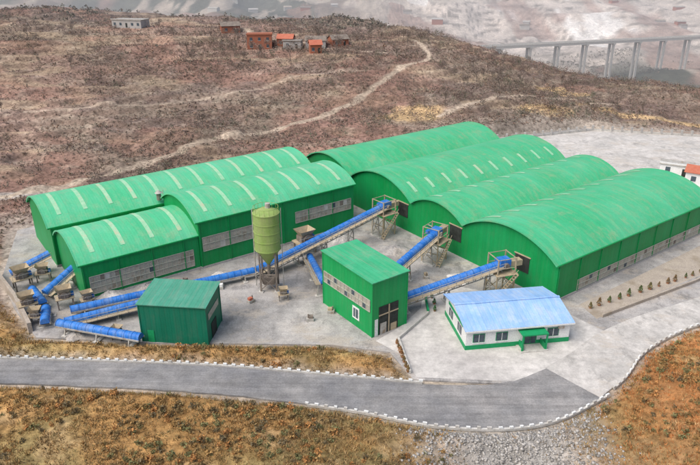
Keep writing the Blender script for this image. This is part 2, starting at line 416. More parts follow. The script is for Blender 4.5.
# bare thickets: tall see-through clumps behind the sheds, right of them and along the crest
td=lambda x,y:ss(.46,.58,fbm(x/20,y/14,3,61))*(.25+.75*np.maximum.reduce([np.exp(-((y-(178+.62*(x+40)))/20)**2)*(x<45),ss(20,60,x)*ss(205,225,y),ss(255,290,y)*(x>-75),.35*ss(285,320,y)]))
x,y,z,d=field(11000,-200,170,140,345,5,td)
leaves('bare_thicket',x,y,z,rng.uniform(1.6,3.4,len(x)),pick(len(x),[(.20,.15,.13),(.24,.18,.15),(.17,.145,.125),(.27,.20,.155),(.14,.145,.10)]),46,'bush',1.15,(.03,.085))
x,y,z,d=field(30000,-400,600,345,900,5,lambda x,y:ss(.46,.6,fbm(x/40,y/70,3,51)))
leaves('distant_tree_belt',x,y,z,rng.uniform(1.4,3.8,len(x)),pick(len(x),[(.18,.15,.12),(.15,.145,.11),(.21,.175,.14)]),9,'bush',.8)

# ------------------------------------------------------------ ground sheets
slab('yard_ground',YARD,0.0,'yard')
APR=[(9.5,74.8),(20,74.0),(30,73.6),(41,82.3),(41,86),(36,92.5),(31,97),(20,101.5),(13,100),(12,94),(8,88),(4,84),(7.5,80.5)]
slab('concrete_apron',APR,.006,'conc',.02)
slab('gravel_road',offs(ROAD,1,0,.1)+offs(ROAD,-1,0,.1)[::-1],.014,'road')
slab('concrete_ramp_road',offs(RAMP,1)+offs(RAMP,-1)[::-1],.022,'ramp')
slab('pale_back_yard',[tuple(ab(139,53)[:2]),tuple(ab(150,60)[:2]),(148,152),(138,198),(82,212),(45,198),tuple(ab(139,135)[:2])],.008,'ramp',.02)
slab('earth_verge',[(40.5,90.5),(44,93),(62,104),(100,127),(98,132),tuple(ab(128,53.5)[:2]),tuple(ab(88,53.5)[:2])],.012,'retain',.03)

def parapet(name,pl,side,i0,i1,extra=.25,gap=1.35,h=.3):
    o=offs(pl,side,extra)[i0:i1];b=MB()
    P=[Vector((*p,0)) for p in o]
    for i in range(len(P)-1):
        b.beam(P[i]+Vector((0,0,.05)),P[i+1]+Vector((0,0,.05)),.3,.36,'stone')
    dist=0;nxt=0
    for i in range(len(P)-1):
        Ls=(P[i+1]-P[i]).length
        while nxt<dist+Ls:
            c=P[i].lerp(P[i+1],(nxt-dist)/Ls);R=basis(P[i+1]-P[i])
            b.box(c+Vector((0,0,.23+h/2)),(.5*random.uniform(.8,1.2),.24,h*random.uniform(.7,1.15)),random.choice(['white','white','stone']),R);nxt+=gap*random.uniform(.93,1.07)
        dist+=Ls
    return b.obj(name)
nR=len(ROAD)
parapet('road_parapet',ROAD,1,0,int(nR*.84))
parapet('road_parapet',ROAD,-1,int(nR*.72),nR)
parapet('road_parapet',RAMP,-1,2,len(RAMP)-10)
b=MB()
for p,q in [((-66,106),(-57,95.5)),((-57,95.5),(-50.5,86.5))]: b.beam((*p,.5),(*q,.5),.6,2.4,'retain')
b.obj('retaining_wall')
b=MB();b.beam((13,92,.3),(7.5,84.3,.3),.3,.5,'stone');b.beam((7.5,84.3,.3),(8.6,75.6,.3),.3,.5,'stone');b.beam((13.1,100,.4),(13,92.2,.4),.3,.7,'green')
b.beam((41.5,91,.25),(62.5,103,.25),.3,.6,'retain');b.beam((62.5,103,.25),(98,126,.25),.3,.6,'retain')
b.obj('low_kerb_wall')
n=9000;px=rng.normal(19.5,7,n);py=rng.uniform(50,67,n);dd=flatd(px,py);k=(dd>.8)&(np.abs(px-19.5)<13+rng.normal(0,1,n));px,py,dd=px[k],py[k],dd[k];pz=height(px,py,dd)
n=len(px);s_=.05+.16*rng.uniform(0,1,n)**2.5
bx=np.array([(i,j,l) for i in(-1,1) for j in(-1,1) for l in(-1,1)],float)[None]*s_[:,None,None]*rng.uniform(.4,1.,(n,8,3))
V=(bx+np.stack([px,py,pz+s_*.2],1)[:,None,:]).reshape(-1,3)
fq=np.array([(0,1,3,2),(4,6,7,5),(0,4,5,1),(2,3,7,6),(0,2,6,4),(1,5,7,3)])
Fr=(fq[None]+8*np.arange(n)[:,None,None]).reshape(-1,4)
colmesh('slope_rubble',V,Fr,np.repeat(np.array([[.41,.39,.36]])*rng.uniform(.6,1.25,(n,1)),8,0),M['leaf'])

# ------------------------------------------------------------ sheds
def arcz(t,rise): return rise*(1-abs(2*t-1)**2.)**.9 if 0<t<1 else 0
def shed(name,a0,a1,vb,eave,rises,roofm='roofL',wallm='wallG',over=.5,sfun=None,gab=(True,True),sides=(True,True)):
    org=ab(a0,vb[0]);E=empty(name,org,TH);Lx=a1-a0;NS=20
    roof=MB();wall=MB();st=MB();trim=MB()
    for i in range(len(vb)-1):
        w0,w1=vb[i]-vb[0],vb[i+1]-vb[0];R=rises[i]
        prof=[(w0+(w1-w0)*k/NS,eave+arcz(k/NS,R)) for k in range(NS+1)]
        nseg=8;V=[];F=[]
        for s_ in range(nseg+1):
            x=-over+(Lx+2*over)*s_/nseg
            for (yy,zz) in prof: V.append((x,yy,zz+.06))
        for s_ in range(nseg):
            for k in range(NS):
                o=s_*(NS+1)+k;F.append((o,o+NS+1,o+NS+2,o+1))
        roof.add(V,F,roofm)
        for x in (-over-.02,Lx+over+.02):
            for k in range(NS):
                trim.beam((x,prof[k][0],prof[k][1]-.02),(x,prof[k+1][0],prof[k+1][1]-.02),.1,.26,roofm)
        for gi,x in enumerate((0,Lx)):
            if not gab[gi]: continue
            V=[(x,p[0],0) for p in prof]+[(x,p[0],p[1]) for p in prof];n=NS+1
            wall.add(V,[(k,k+1,n+k+1,n+k) for k in range(NS)],wallm)
        for (sx,t0,t1) in (sfun(i,Lx) if sfun else []):
            m_=8;V=[]
            for k in range(m_+1):
                t=t0+(t1-t0)*k/m_;yy=w0+(w1-w0)*t;zz=eave+arcz(t,R)+.11
                V+=[(sx-.4,yy,zz),(sx+.4,yy,zz)]
            st.add(V,[(2*k,2*k+1,2*k+3,2*k+2) for k in range(m_)],'strip')
    W=vb[-1]-vb[0]
    if sides[0]: wall.add([(0,0,0),(Lx,0,0),(Lx,0,eave),(0,0,eave)],[(0,1,2,3)],wallm)
    if sides[1]: wall.add([(0,W,0),(Lx,W,0),(Lx,W,eave),(0,W,eave)],[(0,1,2,3)],wallm)
    for v in vb:
        yy=v-vb[0];trim.b2((-over,yy-.2,eave-.12),(Lx+over,yy+.2,eave+.1),wallm if v in(vb[0],vb[-1]) else 'roofT')
    if sides[0]: trim.b2((-.12,-.12,0),(Lx+.12,-.01,.4),'greywall')
    if sides[0]:
        for i in range(int(Lx/6)+1): trim.b2((i*6+.1,-.16,.4),(i*6+.24,-.02,eave),wallm)
    roof.obj('vaulted_roof',E,smooth=True);wall.obj('walls',E);trim.obj('gutters_and_trim',E)
    if st.v: st.obj('translucent_roof_panels',E)
    return E,Lx
def band(E,x0,x1,z0,z1,y=-.03,nx=20,nz=3):
    b=MB()
    b.b2((x0,y-.03,z0),(x1,y,z1),'window')
    for i in range(nx+1):
        x=x0+(x1-x0)*i/nx;b.b2((x-.06,y-.08,z0),(x+.06,y-.02,z1),'frame')
    for i in range(nz+1):
        z=z0+(z1-z0)*i/nz;b.b2((x0,y-.13,z-.05),(x1,y-.04,z+.05),'frame')
    r=random.Random(int(x1*10))
    for i in range(nx):
        if r.random()<.3:
            j=r.randrange(nz);xa=x0+(x1-x0)*i/nx;zb=z0+(z1-z0)*j/nz;b.b2((xa+.08,y-.045,zb+.07),(xa+(x1-x0)/nx-.08,y-.035,zb+(z1-z0)/nz-.07),r.choice(['glass','rust','stone']))
    b.obj('window_band',E)
def sL(t0,t1):
    def f(i,Lx):
        k=int(Lx/4.6);return [((j+.5)*Lx/k,t0,t1) for j in range(k)]
    return f
E,Lx=shed('production_shed',20.5,41.6,[104.5,121],6.7,[3.0],sfun=sL(.1,.78),gab=(True,False),sides=(True,False))
band(E,1.0,Lx-1.2,1.0,4.3,nx=22,nz=3)
E,Lx=shed('production_shed',41.7,77.5,[104.2,121],9.4,[2.8],sfun=sL(.1,.6),sides=(True,False))
band(E,.6,14.5,3.5,6.3,nx=12,nz=2);band(E,21,Lx-.8,4.2,6.6,nx=14,nz=2)
E,Lx=shed('production_shed',19.8,78.2,[121.3,139],8.0,[3.2],sfun=sL(.12,.62))
def sR(i,Lx):
    k=10
    if i==1: return [((j+.5)*Lx/k,.6,.9) for j in range(k)]
    if i==0: return [((j+.5)*Lx/k,.70,.93) for j in range(k)]
    if i==2: return [((j+.5)*Lx/k,.08,.22) for j in range(k)]
    return []
VB=[56.5,78.5,93.5,115,134]
E,Lx=shed('storage_shed',85,136,VB,7.0,[3.7,2.6,3.7,3.2],roofm='roofR',sfun=sR,over=.6)
band(E,6,Lx-1,.6,2.6,nx=40,nz=2)
b=MB()
for bb in (96.4-56.5,80.6-56.5,64.1-56.5): b.b2((-.09,bb-1.6,3.0),(-.03,bb+1.6,6.0),'dark');b.b2((-.16,bb-1.8,6.0),(-.02,bb+1.8,6.2),'tan')
for bb in (30,70): b.b2((-.09,bb-2,0.02),(-.03,bb+2,3.6),'wallT');b.b2((-.14,bb-2.15,3.6),(-.02,bb+2.15,3.75),'steel')
b.obj('wall_openings_and_doors',E)
b=MB();b.cyl((0,0,-.5),(0,0,1.0),.5,'rust',10);b.cyl((0,0,1.0),(0,0,1.5),.8,'steel',10,.2);b.beam((.9,0,0),(.9,0,1.6),.12,.12,'steel')
b.obj('roof_vent',None,ab(41,121.5,9.4))

# ------------------------------------------------------------ transfer huts
def hut(name,org,rot,w,dp,h0,h1,wm,rm):
    E=empty(name,org,rot);b=MB()
    b.add([(0,0,0),(w,0,0),(w,dp,0),(0,dp,0),(0,0,h0),(w,0,h0),(w,dp,h1),(0,dp,h1)],[(0,1,5,4),(1,2,6,5),(2,3,7,6),(3,0,4,7)],wm);b.obj('walls',E)
    r=MB();o=.25;s=(h1-h0)/dp
    V=[(-o,-o,h0-o*s+.05),(w+o,-o,h0-o*s+.05),(w+o,dp+o,h1+o*s+.05),(-o,dp+o,h1+o*s+.05)]
    r.add(V+[(p[0],p[1],p[2]+.14) for p in V],[(0,1,2,3),(4,5,6,7),(0,1,5,4),(1,2,6,5),(2,3,7,6),(3,0,4,7)],rm);r.obj('roof',E)
    t=MB()
    for (x,y,z) in ((0,0,h0),(w,0,h0),(w,dp,h1),(0,dp,h1)): t.box((x,y,z/2),(.16,.16,z-.02),wm)
    t.obj('corner_trim',E)
    return E
E=hut('crusher_building',ab(53,66.4),TH,7,13.4,9.5,9.8,'wallH','roofH')
b=MB()
b.b2((-.07,.5,4.4),(-.02,13,6.4),'window')
for i in range(14): y=.5+12.5*i/13;b.b2((-.13,y-.06,4.4),(-.03,y+.06,6.4),'frame')
for z in (4.4,5.4,6.4): b.b2((-.15,.5,z-.05),(-.04,13,z+.05),'frame')
for y,z in((1.5,4.5),(4.4,5.5),(6.3,4.5),(9.2,5.5),(11.1,4.5)): b.b2((-.1,y,z),(-.06,y+.8,z+.8),'glass')
b.b2((-.08,3.2,1.4),(-.02,5.0,3.6),'white');b.b2((-.11,3.5,1.7),(-.05,4.7,3.3),'glass');b.b2((-.14,4.05,1.7),(-.06,4.15,3.3),'white')
b.b2((1.3,-.08,.02),(5.2,-.02,5.0),'dark');b.b2((.5,-.1,.02),(1.1,-.03,3.0),'white')
b.b2((1.3,-.14,3.4),(5.2,-.06,3.6),'tan');b.b2((3.2,-.14,.02),(3.4,-.06,5.0),'tan');b.b2((1.6,-.12,.02),(2.8,-.07,2.0),'steel');b.b2((3.7,-.12,.02),(4.9,-.07,1.3),'tan')
b.obj('openings',E)
E=hut('transfer_building',(-32.0,83.9,0),math.radians(-6),10.4,7.2,6.5,6.9,'wallT','roofT')
b=MB();b.b2((10.42,2,0.02),(10.48,4.4,2.6),'dark');b.b2((10.42,1,3.8),(10.47,6,4.9),'window');b.b2((1,-.07,.02),(2,-.02,2.1),'green');b.obj('openings',E)

# ------------------------------------------------------------ office
E=empty('site_office',(17.4,81.5,0),math.radians(8.7));W_,D_=16.5,10.6;eh,rh=3.6,4.75
b=MB();b.add([(0,0,0),(W_,0,0),(W_,D_,0),(0,D_,0),(0,0,eh),(W_,0,eh),(W_,D_,eh),(0,D_,eh),(0,D_/2,rh),(W_,D_/2,rh)],[(0,1,5,4),(2,3,7,6),(1,2,6,9,5),(3,0,4,8,7)],'white')
b.obj('walls',E)
r=MB();o=.55;zs=(rh-eh)/(D_/2)
for sgn in (0,1):
    y0=-o if sgn==0 else D_+o;z0=eh-o*zs+.04
    V=[(-.4,y0,z0),(W_+.4,y0,z0),(W_+.4,D_/2,rh+.04),(-.4,D_/2,rh+.04)]
    r.add(V+[(p[0],p[1],p[2]+.1) for p in V],[(0,1,2,3),(4,5,6,7),(0,1,5,4),(1,2,6,5),(3,0,4,7)],'roofB')
r.box((W_/2,D_/2,rh+.19),(W_+.9,.4,.08),'roofB')
r.obj('roof',E)
t=MB()
t.b2((-.05,-.06,0),(W_+.05,-.003,.75),'green');t.b2((-.06,-.003,0),(-.003,D_+.05,.75),'green');t.b2((W_+.003,-.003,0),(W_+.06,D_,.75),'green')
t.b2((-.42,-.64,eh-.28),(W_+.42,-.56,eh-.04),'white')
def win(x,z0,z1,w):
    t.b2((x-w/2-.08,-.07,z0-.08),(x+w/2+.08,-.004,z1+.08),'green');t.b2((x-w/2,-.1,z0),(x+w/2,-.05,z1),'glass');t.b2((x-.04,-.13,z0),(x+.04,-.08,z1),'white')
    t.b2((x-w/2-.15,-.2,z0-.18),(x+w/2+.15,-.01,z0-.1),'white')
for x in (2.0,5.6,13.8): win(x,1.3,2.6,1.7)
t.b2((8.1,-1.9,2.75),(12.2,-.02,2.95),'green')
for x in (8.25,12.05): t.b2((x-.1,-1.85,0),(x+.1,-1.65,2.75),'green')
t.b2((8.0,-2.1,0.01),(12.3,-.07,.16),'stone')
t.b2((9.2,-.1,.16),(11.2,-.01,2.5),'green');t.b2((9.35,-.14,.3),(10.15,-.09,2.4),'glass');t.b2((10.25,-.14,.3),(11.05,-.09,2.4),'glass')
t.b2((8.4,-1.8,.2),(8.5,-.1,1.1),'green');t.b2((11.8,-1.8,.2),(11.9,-.1,1.1),'green')
for y in (2.2,6.6): t.b2((-.08,y,1.3),(-.02,y+1.8,2.7),'glass');t.b2((-.1,y+.86,1.3),(-.03,y+.94,2.7),'white')
t.b2((-.075,D_/2-3.6,3.0),(-.02,D_/2+3.6,3.5),'green')
t.box((14.9,-.25,2.95),(.9,.35,.6),'steel')
t.obj('doors_windows_trim',E)

# ------------------------------------------------------------ silo
E=empty('cement_silo',(-14.3,100.9,0));b=MB();R=2.25
b.cyl((0,0,8.0),(0,0,14.6),R,'silo',28)
for z in (8.0,9.7,11.3,12.9,14.6): b.cyl((0,0,z-.08),(0,0,z+.08),R+.07,'silo',28)
b.cyl((0,0,14.68),(0,0,15.4),R,'silo',28,.9);b.obj('silo_body',E,smooth=True)
b=MB();b.cyl((0,0,5.0),(0,0,7.92),.35,'silo',24,R);b.obj('silo_cone',E,smooth=True)
b=MB();r=1.95
for i in range(4):
    t0=math.pi/4+i*math.pi/2;t1=t0+math.pi/2;p=Vector((r*math.cos(t0),r*math.sin(t0),0));q=Vector((r*math.cos(t1),r*math.sin(t1),0))
    b.beam(p,p+Vector((0,0,8)),.28,.28,'rust')
    for z in (3.4,7.2): b.beam(p+Vector((0,0,z)),q+Vector((0,0,z)),.18,.2,'rust')
    b.beam(p+Vector((0,0,.4)),q+Vector((0,0,3.3)),.12,.12,'rust');b.beam(q+Vector((0,0,.4)),p+Vector((0,0,3.3)),.12,.12,'rust')
    b.box(p+Vector((0,0,.1)),(.8,.8,.2),'stone')
b.obj('support_frame',E)
b=MB()
for i in range(16):
    t0=i*math.pi/8;t1=t0+math.pi/8;p=Vector(((R-.1)*math.cos(t0),(R-.1)*math.sin(t0),14.6));q=Vector(((R-.1)*math.cos(t1),(R-.1)*math.sin(t1),14.6))
    b.beam(p,p+Vector((0,0,1.1)),.05,.05,'silo');b.beam(p+Vector((0,0,1.1)),q+Vector((0,0,1.1)),.05,.05,'silo')
b.cyl((.3,.3,15.3),(.3,.3,16.2),.45,'steel',10)
for sx in (-.25,.25): b.beam((R+.25,sx,0.2),(R+.25,sx,15.4),.06,.06,'steel')
for z in np.arange(.5,15.3,.45): b.beam((R+.25,-.25,z),(R+.25,.25,z),.04,.04,'steel')
b.cyl((-R-.15,.2,.5),(-R-.15,.2,15.2),.09,'steel',8)
b.obj('railing_ladder_filter',E)
b=MB();b.cyl((0,0,1.2),(0,0,5.0),.3,'rust',10);b.b2((-1,-.7,1.1),(1,.7,2.4),'rust');b.obj('discharge_unit',E)

# ------------------------------------------------------------ conveyors
def conveyor(name,P,Q,r=.72,truss=True,legs=7.,tower=False,walk=True):
    P=Vector(P);Q=Vector(Q);d=Q-P;Lh=math.hypot(d.x,d.y);rot=math.atan2(d.y,d.x)
    E=empty(name,P,rot);dz=d.z;Lr=d.length
    def pt(x,y,z): return Vector((x,y,z+dz*x/Lh))
    b=MB();n=max(2,int(Lr/1.3))
    for i in range(n):
        x0=Lh*i/n;x1=Lh*(i+1)/n-.05
        b.cyl(pt(x0,0,.25),pt(x1,0,.25),r,'blue',12,None,-.25,math.pi+.25)
        b.cyl(pt(x0-.02,0,.25),pt(x0+.08,0,.25),r+.05,'blue',12,None,-.25,math.pi+.25)
    b.obj('belt_cover',E,smooth=True)
    f=MB()
    f.beam(pt(.1,0,.02),pt(Lh-.1,0,.02),1.1,.12,'belt')
    for s in(-1,1):
        f.beam(pt(0,s*(r+.03),.02),pt(Lh,s*(r+.03),.02),.12,.26,'steel')
        if truss: f.beam(pt(0,s*(r+.03),-.95),pt(Lh,s*(r+.03),-.95),.12,.14,'steel')
    if truss:
        m_=int(Lr/1.3)
        for i in range(m_):
            x0=Lh*i/m_;x1=Lh*(i+1)/m_
            for s in(-1,1):
                y=s*(r+.03)
                f.beam(pt(x0,y,-.95),pt((x0+x1)/2,y,-.05),.09,.09,'steel');f.beam(pt((x0+x1)/2,y,-.05),pt(x1,y,-.95),.09,.09,'steel')
            f.beam(pt(x0,-r,-.95),pt(x0,r,-.95),.09,.09,'steel')
    if walk:
        s=-1;f.beam(pt(0,s*(r+.5),.0),pt(Lh,s*(r+.5),.0),.7,.06,'tan')
        m_=int(Lr/1.5)
        for i in range(m_+1):
            x=Lh*i/m_;f.beam(pt(x,s*(r+.85),0),pt(x,s*(r+.85),1.05),.06,.06,'steel')
        for z in (.55,1.05): f.beam(pt(0,s*(r+.85),z),pt(Lh,s*(r+.85),z),.06,.06,'steel')
    f.obj('frame_truss_walkway',E)
    g=MB();k=max(1,int(Lr/legs))
    for i in range(k+1):
        x=Lh*(i+.3)/(k+.6);zt=P.z+dz*x/Lh-(1 if truss else .1)
        if zt<.5: continue
        for s in(-1,1):
            g.beam((x,s*r,zt-P.z),(x,s*(r+.35),-P.z),.18,.18,'steel')
        g.beam((x,-r-.2,zt/2-P.z),(x,r+.2,zt/2-P.z),.12,.12,'steel')
        if zt>2: g.beam((x,-r,zt-P.z),(x,r+.3,-P.z+.2),.1,.1,'steel')
        g.b2((x-.4,-r-.7,-P.z),(x+.4,r+.7,-P.z+.18),'stone')
    if g.v: g.obj('support_trestles',E)
    if tower:
        t=MB();z0=-P.z;x0,x1=Lh-1.5,Lh+1.9;zt=dz-1.0
        for x in(x0,x1):
            for y in(-1.7,1.7): t.beam((x,y,z0),(x,y,zt+2.9),.2,.2,'tan')
            t.beam((x,-1.7,zt),(x,1.7,zt),.16,.2,'tan');t.beam((x,-1.7,zt/2+z0/2),(x,1.7,zt/2+z0/2),.14,.14,'tan');t.beam((x,-1.7,z0+.2),(x,1.7,zt/2+z0/2),.1,.1,'tan')
            t.beam((x,-1.7,zt+2.8),(x,1.7,zt+2.8),.12,.12,'tan')
        for y in(-1.7,1.7):
            t.beam((x0,y,z0+.2),(x1,y,zt/2+z0/2),.1,.1,'tan');t.beam((x1,y,zt/2+z0/2),(x0,y,zt),.1,.1,'tan')
            for z in(zt+1.1,zt+2.8): t.beam((x0,y,z),(x1,y,z),.1,.1,'tan')
        t.b2((x0-.3,-2.3,zt-.06),(x1+.3,2.3,zt+.06),'tan')
        for s in(-2.0,-2.7): t.beam((x1,s,zt),(x1-4.2,s,z0+.1),.08,.2,'tan');t.beam((x1,s,zt+1),(x1-4.2,s,z0+1.1),.06,.06,'tan')
        for i in range(12):
            q=i/12;t.b2((x1-4.2*q-.15,-2.7,zt+(z0-zt)*q-.03),(x1-4.2*q+.15,-2.0,zt+(z0-zt)*q+.03),'tan')
        t.obj('transfer_tower',E)
        h=MB();h.box((Lh+.5,0,dz+.5),(2.0,1.7,1.5),'blue',None);h.cyl((Lh+.6,-1.3,dz+.2),(Lh+.6,1.3,dz+.2),.5,'rust',12);h.box((Lh+.4,1.7,dz+.1),(.9,.7,.7),'blue')
        h.box((Lh+2.6,0,dz+.2),(2.6,1.3,1.0),'tan');h.obj('head_box_and_chute',E)
    return E
conveyor('belt_conveyor',(-17.2,105.2,1.2),tuple(ab(79.8,96.8,6.0)),tower=True)
conveyor('belt_conveyor',(-46,91.4,.9),(-17.6,105.0,1.2),truss=False,walk=False)
conveyor('belt_conveyor',tuple(ab(60.8,75.5,2.6)),tuple(ab(79.6,80.9,5.4)),tower=True)
conveyor('belt_conveyor',tuple(ab(60.6,70.5,1.8)),tuple(ab(79.6,64.4,5.6)),tower=True)
conveyor('belt_conveyor',(-45.5,87.8,.8),(-31,94.5,1.6),truss=False)
conveyor('belt_conveyor',(-46,86.8,1.2),(-31.6,82.4,1.4),truss=False,walk=False)
conveyor('belt_conveyor',(-52.8,97.3,.8),(-49.6,102.8,3.0),truss=False)
conveyor('belt_conveyor',(-55.6,98.6,.8),(-51.2,93,1.4),truss=False,walk=False)
conveyor('belt_conveyor',(-62,104.2,1.0),(-56.2,108.2,3.2),truss=False)
conveyor('belt_conveyor',(-50.3,92.0,.9),(-48.4,87.2,1.0),truss=False,walk=False)
conveyor('belt_conveyor',(-7.8,111.6,1.0),tuple(ab(53.6,80.4,3.2)),r=.6,truss=False)

def crusher(loc,rot,s=1.):
    E=empty('crushing_machine',loc,rot);b=MB()
    for x in(-1.5,1.5):
        for y in(-1.1,1.1): b.beam((x,y,0),(x,y,2.2),.25,.25,'rust')
    b.b2((-1.9,-1.4,2.2),(1.9,1.4,2.4),'tan');b.obj('frame',E)
    b=MB();b.b2((-1.2,-.9,2.4),(1.2,.9,3.5),'rust')
    b.add([(-.9,-.7,3.5),(.9,-.7,3.5),(.9,.7,3.5),(-.9,.7,3.5),(-1.6,-1.3,4.6),(1.6,-1.3,4.6),(1.6,1.3,4.6),(-1.6,1.3,4.6)],[(0,1,5,4),(1,2,6,5),(2,3,7,6),(3,0,4,7)],'tan')
    b.cyl((0,-1.25,2.95),(0,-.9,2.95),.8,'rust',16);b.cyl((0,.9,2.95),(0,1.25,2.95),.8,'rust',16);b.box((1.6,0,2.8),(.6,.8,.7),'blue');b.obj('jaw_and_hopper',E)
    b=MB()
    for x in(-1.85,0,1.85): b.beam((x,-1.38,2.4),(x,-1.38,3.4),.06,.06,'steel')
    b.beam((-1.85,-1.38,3.4),(1.85,-1.38,3.4),.06,.06,'steel');b.obj('railing',E)
    E.scale=(s,s,s)
for l,r_,s in [((-53.5,92.5,0),.6,.8),((-48.2,94.6,0),.5,.8),((-58.5,101.2,0),.7,.9),((-9.0,116,0),.63,1.1),((-11.5,97,0),.2,.5),((-36,84.6,0),-.2,.5),((-56,104,0),.3,.7),((-44.5,94.8,0),.6,.6),((-50.8,89.3,0),.2,.6)]: crusher(l,r_,s)
def pile(loc,r,h,m='yard',seed=0):
    rr=np.random.default_rng(seed);nr,na=9,36;V=[(0,0,h)];F=[]
    for i in range(1,nr+1):
        for j in range(na):
            a=2*math.pi*j/na;q=r*i/nr*(1+.16*math.sin(2*a+seed)+.1*math.sin(5*a+seed*2));V.append((q*math.cos(a),q*math.sin(a),max(-.03,h*(1-i/nr)*(1+rr.uniform(-.12,.12))) if i<nr else -.03))
    for j in range(na): F.append((0,1+j,1+(j+1)%na))
    for i in range(nr-1):
        for j in range(na): a=1+i*na+j;b_=1+i*na+(j+1)%na;F.append((a,a+na,b_+na,b_))
    k=MB();k.add(V,F,m);k.obj('gravel_pile',None,loc,smooth=False)
for i,(l,r_,h) in enumerate([((-2,121,0),3.2,1.4),((9,117,0),3,1.1),((-42,98.3,0),2.6,1.0),((-36.5,101.2,0),2.2,.8),((20,104.5,0),2.2,.9),((-43,85.8,0),1.8,.7),((1,103,0),1.6,.6),((27,105,0),1.8,.6),((-24,106.2,0),1.6,.6)]): pile(l,r_,h,'yard' if i%2 else 'conc',i)
for i,(x,y) in enumerate([(-3.2,92.5),(-17,96),(-23,101),(5,99),(-6.5,90),(-30,103),(14,105),(9,95),(-26,97)]):
    b=MB();b.b2((-.6,-.4,.0),(.6,.4,.5),'steel');b.b2((-.5,-.3,.5),(.2,.3,.95),['tan','redroof','white','blue','rust','rust','tan','blue','steel'][i]);b.cyl((.3,0,.5),(.3,0,1.2),.12,'rust',8);b.obj('pump_unit',None,(x,y,0),i*.8)

# ------------------------------------------------------------ plants
def conifer(loc,s,k,col):
    r=np.random.default_rng(k);n=170
    t=r.uniform(0,1,n)**.8;ang=r.uniform(0,6.28,n);rad=(1-t)*.62*r.uniform(.55,1.1,n)+.05
    c=np.stack([rad*np.cos(ang),rad*np.sin(ang),.45+t*1.75],1)
    e1=r.normal(size=(n,3));e1/=np.linalg.norm(e1,axis=1)[:,None];e2=np.cross(e1,r.normal(size=(n,3)));e2/=np.linalg.norm(e2,axis=1)[:,None];l=.17
    V=np.stack([c+e1*l,c-e1*l*.5+e2*l,c-e1*l*.5-e2*l],1).reshape(-1,3)
    cc=np.repeat(np.array(col)[None]*r.uniform(.5,1.4,(n,1)),3,0)
    E=empty('potted_conifer',loc,r.uniform(0,6));o=colmesh('crown',V,np.arange(len(V)).reshape(-1,3),cc,M['leaf']);o.parent=E
    b=MB();b.cyl((0,0,.3),(0,0,1.7),.08,'bark',6,.03);b.cyl((0,0,0),(0,0,.45),.35,'pot',10,.45);b.obj('trunk_and_pot',E)
    E.scale=(s*r.uniform(.9,1.2),s*r.uniform(.9,1.2),s)
k=0
for i in range(13):
    t=(i+random.uniform(-.15,.15))/12;x=40.5+(66-40.5)*t;y=93.9+(107-93.9)*t;conifer((x,y,.02),random.uniform(.45,.75),k,random.choice([(.22,.19,.09),(.14,.18,.08),(.28,.2,.11)]));k+=1
for i in range(7):
    t=i/6;x=7.2+1.1*t;y=83.2-7.2*t;conifer((x,y,.02),random.uniform(.4,.55),k,random.choice([(.26,.18,.08),(.36,.2,.09)]));k+=1
for x,y in [(14.2,97.5),(14.4,95.3),(14.2,93)]: conifer((x,y,.02),.5,k,(.08,.24,.08));k+=1
b=MB();pl=[(44,199),(60,204),(82,212),(112,205),(138,198)]
for i in range(len(pl)-1):
    p=Vector((*pl[i],0));q=Vector((*pl[i+1],0));n=int((q-p).length/3)
    b.beam(p+Vector((0,0,.3)),q+Vector((0,0,.3)),.25,.6,'stone')
    for j in range(n): c=p.lerp(q,j/n);b.box(c+Vector((0,0,.9)),(.6,.6,1.8),'greywall')
    b.beam(p+Vector((0,0,1.4)),q+Vector((0,0,1.4)),.1,.1,'steel')
b.obj('boundary_fence')

# ------------------------------------------------------------ houses
def house(name,loc,rot,w,d_,h,wm,rm,gable=True,rh=1.6):
    E=empty(name,loc,rot);b=MB();z=-1.5
    b.add([(0,0,z),(w,0,z),(w,d_,z),(0,d_,z),(0,0,h),(w,0,h),(w,d_,h),(0,d_,h)]+([(0,d_/2,h+rh),(w,d_/2,h+rh)] if gable else []),
      [(0,1,5,4),(2,3,7,6)]+([(1,2,6,9,5),(3,0,4,8,7)] if gable else [(1,2,6,5),(3,0,4,7)]),wm);b.obj('walls',E)
    r=MB()
    if gable:
        for y0 in(-.5,d_+.5):
            V=[(-.4,y0,h-.1),(w+.4,y0,h-.1),(w+.4,d_/2,h+rh+.06),(-.4,d_/2,h+rh+.06)]
            r.add(V+[(p[0],p[1],p[2]+.15) for p in V],[(0,1,2,3),(4,5,6,7),(0,1,5,4),(1,2,6,5),(3,0,4,7)],rm)
    else:
        r.b2((-.3,-.3,h+.02),(w+.3,d_+.3,h+.3),rm);r.b2((-.3,-.3,h+.3),(w+.3,-.1,h+.7),wm)
    r.obj('roof',E);t=MB();n=max(2,int(w/3.2))
    for fl in range(max(1,int(h/3))):
        for i in range(n):
            x=w*(i+.5)/n;z0=fl*3+.9
            if fl==0 and i==n//2: t.b2((x-.5,-.06,0),(x+.5,-.01,2.1),'dark')
            else: t.b2((x-.7,-.08,z0-.1),(x+.7,-.02,z0-.02),'white');t.b2((x-.6,-.06,z0),(x+.6,-.01,z0+1.3),'glass')
    t.obj('windows_and_door',E)
for (x,y,r_,w,d_,h,wm,rm,g) in [(-46,296,.1,11,8,6.2,'brick','brick',False),(-33,300,-.1,7,6,3.2,'brick','redroof',True),(-30,296,-.1,8,6,3.2,'greywall','rust',False),(-17,283,.2,5,5,3.4,'brick','redroof',True),(-20,298,.0,9,6,3.2,'greywall','rust',True),(-118,332,-.25,16,8,3.4,'greywall','steel',False),(-62,322,.3,9,6,3.2,'brick','rust',True),(-8,302,.4,8,6,3,'brick','rust',True)]:
    house('brick_house' if wm=='brick' else 'farm_house',(x,y,H1(x+w/2,y)+.2),r_,w,d_,h,wm,rm,g)
